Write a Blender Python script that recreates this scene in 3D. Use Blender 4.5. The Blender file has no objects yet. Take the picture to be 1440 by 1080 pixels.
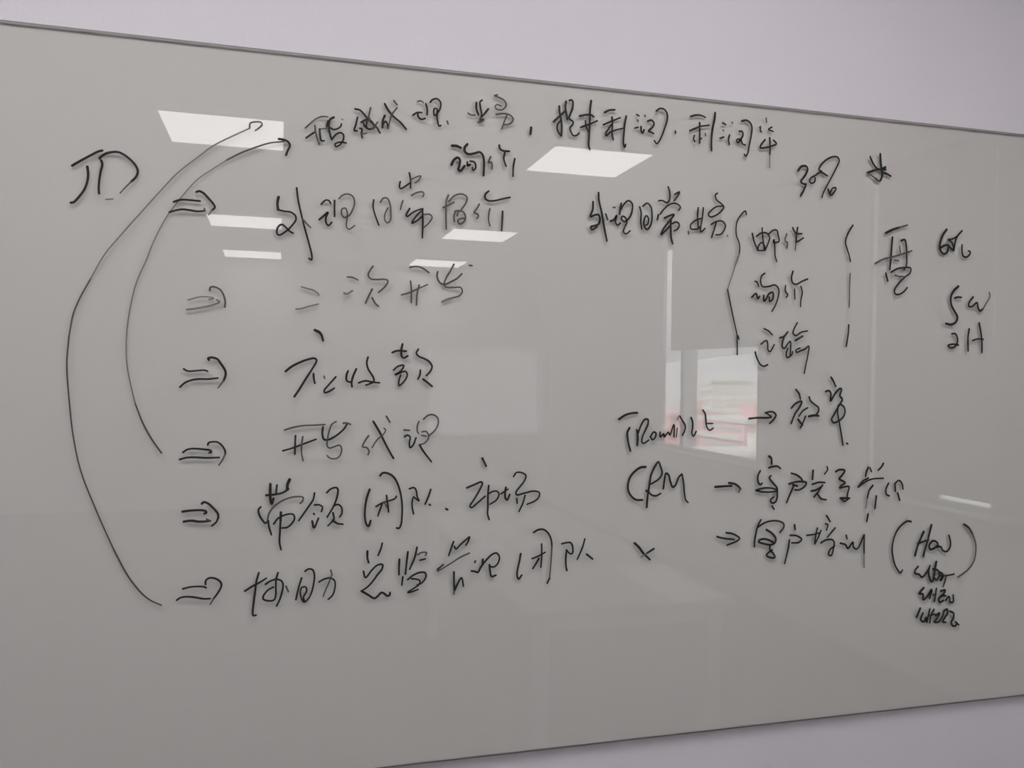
import bpy, bmesh, math
from mathutils import Vector, Matrix

S = bpy.context.scene
COL = S.collection

# ------------------------------------------------------------------ camera
# X runs right along the board wall, Y runs into that wall (room is Y < 0), Z is up.
cam_data = bpy.data.cameras.new('camera')
cam_data.sensor_width = 36.0
cam_data.lens = 1177.53 / 1440.0 * 36.0
cam_data.clip_start = 0.02
cam_data.clip_end = 3000
camera = bpy.data.objects.new('camera', cam_data)
COL.objects.link(camera)
right = Vector((0.963245, -0.268301, 0.013176))
down = Vector((0.009347, -0.015542, -0.999836))
fwd = Vector((0.268462, 0.963210, -0.012463))
m = Matrix((right, -down, -fwd)).transposed().to_4x4()
m.translation = Vector((0.0, -1.43, 1.55))
camera.matrix_world = m
S.camera = camera

# ------------------------------------------------------------------ world, sun, exposure
SKY = 5.6
PANEL = 8.5
world = bpy.data.worlds.new('overcast_sky')
S.world = world
world.use_nodes = True
nt = world.node_tree
nt.nodes.clear()
wo = nt.nodes.new('ShaderNodeOutputWorld')
bg = nt.nodes.new('ShaderNodeBackground')
tc = nt.nodes.new('ShaderNodeTexCoord')
sx = nt.nodes.new('ShaderNodeSeparateXYZ')
rp = nt.nodes.new('ShaderNodeValToRGB')
rp.color_ramp.elements[0].position = 0.50
rp.color_ramp.elements[0].color = (0.60, 0.61, 0.68, 1)
rp.color_ramp.elements[1].position = 0.56
rp.color_ramp.elements[1].color = (0.95, 0.96, 1.0, 1)
mp = nt.nodes.new('ShaderNodeMapRange')
mp.inputs['From Min'].default_value = -1
mp.inputs['From Max'].default_value = 1
nt.links.new(tc.outputs['Generated'], sx.inputs[0])
nt.links.new(sx.outputs['Z'], mp.inputs['Value'])
nt.links.new(mp.outputs['Result'], rp.inputs['Fac'])
nt.links.new(rp.outputs['Color'], bg.inputs['Color'])
bg.inputs['Strength'].default_value = SKY
nt.links.new(bg.outputs[0], wo.inputs[0])

sun_data = bpy.data.lights.new('sun', 'SUN')
sun_data.energy = 32.0
sun_data.angle = math.radians(3)
sun_data.color = (1.0, 0.96, 0.90)
sun = bpy.data.objects.new('sun', sun_data)
COL.objects.link(sun)
sun.rotation_euler = Vector((0.80, -0.25, -0.55)).to_track_quat('-Z', 'Y').to_euler()

S.view_settings.view_transform = 'Standard'
S.view_settings.look = 'None'
S.view_settings.gamma = 1.0
S.view_settings.use_curve_mapping = False
S.view_settings.exposure = 0.0
try:
    S.cycles.max_bounces = 12
    S.cycles.diffuse_bounces = 8
    S.cycles.transparent_max_bounces = 16
    S.cycles.caustics_reflective = False
    S.cycles.caustics_refractive = False
    S.cycles.sample_clamp_indirect = 6.0
    S.cycles.use_denoising = True
except Exception:
    pass

# ------------------------------------------------------------------ materials
def mat(name, col, rough=0.6, spec=0.5, noise=0.0, nscale=8.0, bump=0.0, bscale=60.0, metal=0.0):
    mt = bpy.data.materials.new(name)
    mt.use_nodes = True
    n = mt.node_tree
    b = n.nodes['Principled BSDF']
    b.inputs['Base Color'].default_value = (*col, 1)
    b.inputs['Roughness'].default_value = rough
    b.inputs['Specular IOR Level'].default_value = spec
    b.inputs['Metallic'].default_value = metal
    if noise or bump:
        t = n.nodes.new('ShaderNodeTexCoord')
    if noise:
        nz = n.nodes.new('ShaderNodeTexNoise')
        nz.inputs['Scale'].default_value = nscale
        nz.inputs['Detail'].default_value = 4
        mx = n.nodes.new('ShaderNodeMix')
        mx.data_type = 'RGBA'
        mx.inputs[6].default_value = (*[c * (1 - noise) for c in col], 1)
        mx.inputs[7].default_value = (*[min(1, c * (1 + noise)) for c in col], 1)
        n.links.new(t.outputs['Object'], nz.inputs['Vector'])
        n.links.new(nz.outputs['Fac'], mx.inputs[0])
        n.links.new(mx.outputs[2], b.inputs['Base Color'])
    if bump:
        nb = n.nodes.new('ShaderNodeTexNoise')
        nb.inputs['Scale'].default_value = bscale
        nb.inputs['Detail'].default_value = 3
        bp = n.nodes.new('ShaderNodeBump')
        bp.inputs['Strength'].default_value = bump
        bp.inputs['Distance'].default_value = 0.002
        n.links.new(t.outputs['Object'], nb.inputs['Vector'])
        n.links.new(nb.outputs['Fac'], bp.inputs['Height'])
        n.links.new(bp.outputs['Normal'], b.inputs['Normal'])
    return mt

def glass_mat(name, tint=(0.96, 0.98, 0.96), ior=1.52, rough=0.0):
    mt = bpy.data.materials.new(name)
    mt.use_nodes = True
    n = mt.node_tree
    n.nodes.clear()
    o = n.nodes.new('ShaderNodeOutputMaterial')
    tr = n.nodes.new('ShaderNodeBsdfTransparent')
    tr.inputs[0].default_value = (*tint, 1)
    gl = n.nodes.new('ShaderNodeBsdfGlossy')
    gl.inputs['Roughness'].default_value = rough
    gl.inputs['Color'].default_value = (1, 1, 1, 1)
    fr = n.nodes.new('ShaderNodeFresnel')
    fr.inputs['IOR'].default_value = ior
    ge = n.nodes.new('ShaderNodeNewGeometry')
    inv = n.nodes.new('ShaderNodeMath')
    inv.operation = 'SUBTRACT'
    inv.inputs[0].default_value = 1.0
    mu = n.nodes.new('ShaderNodeMath')
    mu.operation = 'MULTIPLY'
    n.links.new(ge.outputs['Backfacing'], inv.inputs[1])
    n.links.new(inv.outputs[0], mu.inputs[0])
    n.links.new(fr.outputs[0], mu.inputs[1])
    mx = n.nodes.new('ShaderNodeMixShader')
    n.links.new(mu.outputs[0], mx.inputs[0])
    n.links.new(tr.outputs[0], mx.inputs[1])
    n.links.new(gl.outputs[0], mx.inputs[2])
    n.links.new(mx.outputs[0], o.inputs[0])
    return mt

def clear_mat(name, tint):
    mt = bpy.data.materials.new(name)
    mt.use_nodes = True
    n = mt.node_tree
    n.nodes.clear()
    o = n.nodes.new('ShaderNodeOutputMaterial')
    tr = n.nodes.new('ShaderNodeBsdfTransparent')
    tr.inputs[0].default_value = (*tint, 1)
    n.links.new(tr.outputs[0], o.inputs[0])
    return mt

def emit_mat(name, col, strength):
    mt = bpy.data.materials.new(name)
    mt.use_nodes = True
    n = mt.node_tree
    n.nodes.clear()
    o = n.nodes.new('ShaderNodeOutputMaterial')
    e = n.nodes.new('ShaderNodeEmission')
    e.inputs[0].default_value = (*col, 1)
    e.inputs[1].default_value = strength
    n.links.new(e.outputs[0], o.inputs[0])
    return mt

M_WALL = mat('wall_paint', (0.730, 0.682, 0.748), 0.85, 0.3, noise=0.012, nscale=1.5, bump=0.15, bscale=180)
M_WALLW = mat('wall_paint_white', (0.80, 0.80, 0.79), 0.85, 0.3, noise=0.01, nscale=2)
M_CEIL = mat('ceiling_white', (0.80, 0.80, 0.79), 0.9, 0.2)
M_FLOOR = mat('grey_carpet', (0.10, 0.10, 0.10), 0.95, 0.2, noise=0.15, nscale=40, bump=0.4, bscale=300)
M_COAT = mat('back_paint', (0.634, 0.576, 0.592), 0.7, 0.2, noise=0.018, nscale=2.2)
M_GLASS = glass_mat('board_glass')
M_GBACK = clear_mat('board_glass_rear', (0.99, 0.995, 0.99))
M_GEDGE = clear_mat('polished_glass_edge', (0.66, 0.69, 0.66))
M_BEVEL = mat('ground_glass_bevel', (0.24, 0.225, 0.23), 0.6, 0.3)
M_METAL = mat('brushed_aluminium', (0.55, 0.55, 0.56), 0.35, 0.5, metal=0.9)
M_WHITE = mat('white_powder_coat', (0.75, 0.75, 0.75), 0.5, 0.4)
M_BLIND = mat('roller_blind_fabric', (0.60, 0.61, 0.58), 0.9, 0.2, bump=0.3, bscale=400)
M_STRIP = mat('bright_strip_white', (0.86, 0.86, 0.87), 0.9, 0.2)  # white of the box that stands in for a bright strip
M_SHEER = bpy.data.materials.new('sheer_blind_fabric')
M_SHEER.use_nodes = True
_n = M_SHEER.node_tree
_n.nodes.clear()
_o = _n.nodes.new('ShaderNodeOutputMaterial')
_t = _n.nodes.new('ShaderNodeBsdfTranslucent')
_t.inputs[0].default_value = (0.45, 0.46, 0.48, 1)
_d = _n.nodes.new('ShaderNodeBsdfDiffuse')
_d.inputs[0].default_value = (0.8, 0.8, 0.82, 1)
_m = _n.nodes.new('ShaderNodeMixShader')
_m.inputs[0].default_value = 0.5
_n.links.new(_t.outputs[0], _m.inputs[1])
_n.links.new(_d.outputs[0], _m.inputs[2])
_n.links.new(_m.outputs[0], _o.inputs[0])
M_SILL = mat('sill_stone', (0.62, 0.61, 0.60), 0.14, 0.6, noise=0.05, nscale=12)
M_FRAME = mat('window_frame_grey', (0.42, 0.42, 0.43), 0.45, 0.5)
M_WGLASS = glass_mat('window_glass', (0.93, 0.95, 0.94), 1.45)
M_TABLE = mat('table_laminate', (0.36, 0.355, 0.35), 0.4, 0.4, noise=0.04, nscale=14)
M_PAPER = mat('paper_white', (0.86, 0.86, 0.85), 0.8, 0.3)
M_DIFF = emit_mat('light_diffuser', (1.0, 0.985, 0.97), PANEL)
M_INK = [mat('marker_ink_black', (0.028, 0.026, 0.025), 0.75, 0.15),
         mat('marker_ink_worn', (0.10, 0.097, 0.092), 0.8, 0.15),
         mat('marker_ink_faded', (0.20, 0.195, 0.188), 0.85, 0.15),
         mat('marker_ink_dry', (0.098, 0.092, 0.088), 0.8, 0.15)]

# ------------------------------------------------------------------ helpers
def add_box(bm, x0, x1, y0, y1, z0, z1, mi=0):
    v = [bm.verts.new(p) for p in ((x0, y0, z0), (x1, y0, z0), (x1, y1, z0), (x0, y1, z0),
                                   (x0, y0, z1), (x1, y0, z1), (x1, y1, z1), (x0, y1, z1))]
    fs = []
    for q in ((0, 3, 2, 1), (4, 5, 6, 7), (0, 1, 5, 4), (1, 2, 6, 5), (2, 3, 7, 6), (3, 0, 4, 7)):
        f = bm.faces.new([v[i] for i in q])
        f.material_index = mi
        fs.append(f)
    return fs

def obj(name, bm, mats, parent=None, loc=(0, 0, 0), bevel=0.0):
    me = bpy.data.meshes.new(name)
    bm.to_mesh(me)
    bm.free()
    o = bpy.data.objects.new(name, me)
    for mt in (mats if isinstance(mats, (list, tuple)) else [mats]):
        me.materials.append(mt)
    COL.objects.link(o)
    o.location = loc
    if parent:
        o.parent = parent
    if bevel:
        md = o.modifiers.new('bevel', 'BEVEL')
        md.width = bevel
        md.segments = 2
        md.limit_method = 'ANGLE'
    return o

def boxes(name, lst, mats, parent=None, loc=(0, 0, 0), bevel=0.0):
    bm = bmesh.new()
    for b in lst:
        add_box(bm, *b)
    return obj(name, bm, mats, parent, loc, bevel)

def empty(name, loc=(0, 0, 0)):
    o = bpy.data.objects.new(name, None)
    COL.objects.link(o)
    o.location = loc
    return o

def tag(o, label, cat, group=None):
    o['label'] = label
    o['category'] = cat
    if group:
        o['group'] = group
    return o

def struct(o):
    o['kind'] = 'structure'
    return o

# ------------------------------------------------------------------ room shell
XL, XR, YB, H = -3.4, 3.2, -8.45, 2.8
T = 0.12
struct(boxes('floor', [(XL - T, XR + 0.04, YB - T, T, -0.15, 0)], M_FLOOR))
struct(boxes('ceiling', [(XL - T, XR + 0.04, YB - T, T, H, H + 0.15)], M_CEIL))
struct(boxes('wall_front', [(XL, XR, 0.017, T, 0, H)], M_WALL))
struct(boxes('wall_left', [(XL - T, XL, YB, T, 0, H)], M_WALL))
# back wall with one opening behind window_3
struct(boxes('wall_back', [(XL, 1.70, YB - 0.03, YB, 0, H), (3.10, XR, YB - 0.03, YB, 0, H),
                           (1.70, 3.10, YB - 0.03, YB, 0, 0.80), (1.70, 3.10, YB - 0.03, YB, 1.86, H)], M_WALLW))
# right wall pierced by two window openings
WT = 0.04
W1 = (-5.24, -3.68, 0.94, 2.66)
W2 = (-2.585, -1.20, 0.92, 2.68)
def wall_with_windows():
    ys = [YB, W1[0], W1[1], W2[0], W2[1], T]
    l = []
    for i, (a, b) in enumerate(zip(ys[:-1], ys[1:])):
        if i == 1:
            l += [(XR, XR + WT, a, b, 0, W1[2]), (XR, XR + WT, a, b, W1[3], H)]
        elif i == 3:
            l += [(XR, XR + WT, a, b, 0, W2[2]), (XR, XR + WT, a, b, W2[3], H)]
        else:
            l.append((XR, XR + WT, a, b, 0, H))
    return l
struct(boxes('wall_right', wall_with_windows(), M_WALLW))
struct(boxes('baseboard_front', [(XL, XR, 0.005, 0.017, 0, 0.09)], M_WHITE, bevel=0.003))
struct(boxes('baseboard_back', [(XL, XR, YB, YB + 0.012, 0, 0.09)], M_WHITE, bevel=0.003))
struct(boxes('baseboard_left', [(XL, XL + 0.012, YB, 0.01, 0, 0.09)], M_WHITE, bevel=0.003))
struct(boxes('baseboard_right', [(XR - 0.012, XR, YB, 0.01, 0, 0.09)], M_WHITE, bevel=0.003))
# white box added in place of a bright strip of light beside the far window
struct(boxes('bright_strip_box_1', [(3.10, 3.2, YB, YB + 0.09, 0, 2.58)], M_STRIP, bevel=0.004))

def window(name, W, mullions):
    r = empty(name, (XR, (W[0] + W[1]) / 2, W[2]))
    struct(r)
    dy = (W[0] + W[1]) / 2
    a, b, h = W[0] - dy, W[1] - dy, W[3] - W[2]
    fr = [(0.0, 0.035, a, a + 0.03, 0, h), (0.0, 0.035, b - 0.03, b, 0, h),
          (0.0, 0.035, a + 0.03, b - 0.03, 0, 0.03), (0.0, 0.035, a + 0.03, b - 0.03, h - 0.03, h)]
    boxes('window_frame', fr, M_FRAME, r)
    edges = [a + 0.03]
    for y in mullions:
        y -= dy
        boxes('mullion', [(-0.002, 0.12, y - 0.03, y + 0.03, 0.03, h - 0.03)], M_FRAME, r)
        edges += [y - 0.03, y + 0.03]
    edges.append(b - 0.03)
    for e0, e1 in zip(edges[::2], edges[1::2]):
        boxes('pane', [(0.018, 0.022, e0, e1, 0.03, h - 0.03)], M_WGLASS, r)
    boxes('window_sill', [(-0.10, -0.001, a - 0.05, b + 0.05, -0.03, -0.005)], M_SILL, r, bevel=0.004)
    return r
window('window_1', W1, [-4.83])
window('window_2', W2, [])
# blinded window in the back wall
w3 = struct(empty('window_3', (2.4, YB, 0.80)))
boxes('window_frame', [(-0.70, -0.67, -0.028, 0.004, 0, 1.06), (0.67, 0.70, -0.028, 0.004, 0, 1.06),
                       (-0.67, 0.67, -0.028, 0.004, 0, 0.03), (-0.67, 0.67, -0.028, 0.004, 1.03, 1.06)], M_WHITE, w3)
boxes('pane', [(-0.67, 0.67, -0.020, -0.016, 0.03, 1.03)], M_WGLASS, w3)
bm = bmesh.new()
bm.faces.new([bm.verts.new(p) for p in ((-0.66, -0.006, 0.03), (0.66, -0.006, 0.03), (0.66, -0.006, 1.03), (-0.66, -0.006, 1.03))])
obj('sheer_blind', bm, M_SHEER, w3)
boxes('window_sill', [(-0.78, 0.70, 0.004, 0.12, -0.03, 0)], M_WHITE, w3, bevel=0.003)

def blind(y0, y1, z0, z1, x, label):
    r = empty('roller_blind', (x, (y0 + y1) / 2, z1))
    tag(r, label, 'blind', 'grey roller blinds over the windows')
    hw, L = (y1 - y0) / 2, z1 - z0
    bm = bmesh.new()
    n = 12
    rows = []
    for i in range(n + 1):
        z = -L * i / n
        rows.append([bm.verts.new((0.001 * math.sin(i * 1.7) + dx, y, z)) for dx in (0, 0.0012) for y in (-hw, hw)])
    for p, q in zip(rows[:-1], rows[1:]):
        bm.faces.new((p[0], q[0], q[1], p[1]))
        bm.faces.new((p[3], q[3], q[2], p[2]))
        bm.faces.new((p[0], p[2], q[2], q[0]))
        bm.faces.new((p[1], q[1], q[3], p[3]))
    obj('fabric', bm, M_BLIND, r)
    boxes('bottom_rail', [(-0.005, 0.006, -hw, hw, -L - 0.012, -L + 0.01)], M_FRAME, r, bevel=0.002)
    bm = bmesh.new()
    bmesh.ops.create_cone(bm, cap_ends=True, segments=24, radius1=0.02, radius2=0.02, depth=hw * 2 - 0.008,
                          matrix=Matrix.Rotation(math.pi / 2, 4, 'X'))
    obj('roller_tube', bm, M_METAL, r, (0.004, 0, 0.018))
    boxes('bracket', [(-0.02, 0.028, -hw, -hw + 0.003, -0.005, 0.042)], M_METAL, r)
    boxes('bracket', [(-0.02, 0.028, hw - 0.003, hw, -0.005, 0.042)], M_METAL, r)
    return r
blind(-4.99, -3.56, 1.77, 2.66, 3.17, 'wide grey roller blind half drawn over the far side window')
blind(-2.485, -1.999, 0.958, 2.68, 3.17, 'grey roller blind drawn fully down at the left of the near window')
blind(-1.997, -1.692, 0.990, 2.68, 3.17, 'narrow grey roller blind stopping just above the sill')
blind(-1.690, -1.12, 0.958, 2.68, 3.17, 'grey roller blind drawn down at the end nearest the board')

# ------------------------------------------------------------------ ceiling lights
def light_panel(x, y, label):
    r = empty('ceiling_light', (x, y, H))
    tag(r, label, 'ceiling light', 'square panel lights in the ceiling')
    a = 0.300
    boxes('frame', [(-a, a, -a, -a + 0.008, -0.012, 0), (-a, a, a - 0.008, a, -0.012, 0),
                    (-a, -a + 0.008, -a + 0.008, a - 0.008, -0.012, 0), (a - 0.008, a, -a + 0.008, a - 0.008, -0.012, 0)], M_WHITE, r)
    boxes('diffuser', [(-a + 0.008, a - 0.008, -a + 0.008, a - 0.008, -0.008, -0.001)], M_DIFF, r)
for cx, side in ((-2.29, 'leftmost row'), (-0.28, 'centre row'), (1.73, 'row near the windows')):
    for cy, where in ((-0.97, 'unseen fill light added closest to the board'), (-3.2, 'second from the board'), (-5.95, 'third from the board'), (-8.0, 'farthest from the board')):  # panels of the closest row are unseen, added to brighten the board wall
        if (cx < -2 and cy < -2) or (cx > 1 and cy > -2):
            continue
        light_panel(cx, cy, 'square white ceiling panel light, %s, %s' % (side, where))
light_panel(-1.285, -0.97, 'unseen square panel light added to brighten the left half of the board')  # extra panel out of view, added to lift the left side
light_panel(1.73, -1.45, 'unseen square panel light added to brighten the window side of the board')  # out-of-view panel added so the right side is not too dark
light_panel(0.725, -0.97, 'unseen square panel light added to brighten the right half of the board')  # extra panel out of view, added for more light on the board

# ------------------------------------------------------------------ glass writing board
BX0, BX1, BZ0, BZ1 = -0.62, 1.80, 0.8708, 2.0734
board = empty('glass_whiteboard', (0, 0, BZ0))
tag(board, 'large grey-green glass writing board covered with black marker handwriting on the wall', 'whiteboard')
BH = BZ1 - BZ0
GT = 0.005
bm = bmesh.new()
c = 0.0030
# front face inset by a polished chamfer, rear face clear
fv = [bm.verts.new(p) for p in ((BX0 + c, 0, c), (BX1 - c, 0, c), (BX1 - c, 0, BH - c), (BX0 + c, 0, BH - c))]
cv = [bm.verts.new(p) for p in ((BX0, 0.0012, 0), (BX1, 0.0012, 0), (BX1, 0.0012, BH), (BX0, 0.0012, BH))]
rv = [bm.verts.new(p) for p in ((BX0, GT, 0), (BX1, GT, 0), (BX1, GT, BH), (BX0, GT, BH))]
f = bm.faces.new(fv); f.material_index = 0
for i in range(4):
    j = (i + 1) % 4
    f = bm.faces.new((fv[j], fv[i], cv[i], cv[j])); f.material_index = 3
    f = bm.faces.new((cv[j], cv[i], rv[i], rv[j])); f.material_index = 1
f = bm.faces.new(rv[::-1]); f.material_index = 2
bmesh.ops.recalc_face_normals(bm, faces=bm.faces)
obj('glass_pane', bm, [M_GLASS, M_GEDGE, M_GBACK, M_BEVEL], board)
boxes('painted_backing', [(BX0 + 0.001, BX1 - 0.001, GT + 0.0002, GT + 0.0015, 0.001, BH - 0.001)], M_COAT, board)
for x in (BX0 + 0.35, (BX0 + BX1) / 2, BX1 - 0.35):
    for z in (0.25, BH - 0.25):
        boxes('mounting_bracket', [(x - 0.03, x + 0.03, GT + 0.0016, 0.0169, z - 0.03, z + 0.03)], M_METAL, board)

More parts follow.
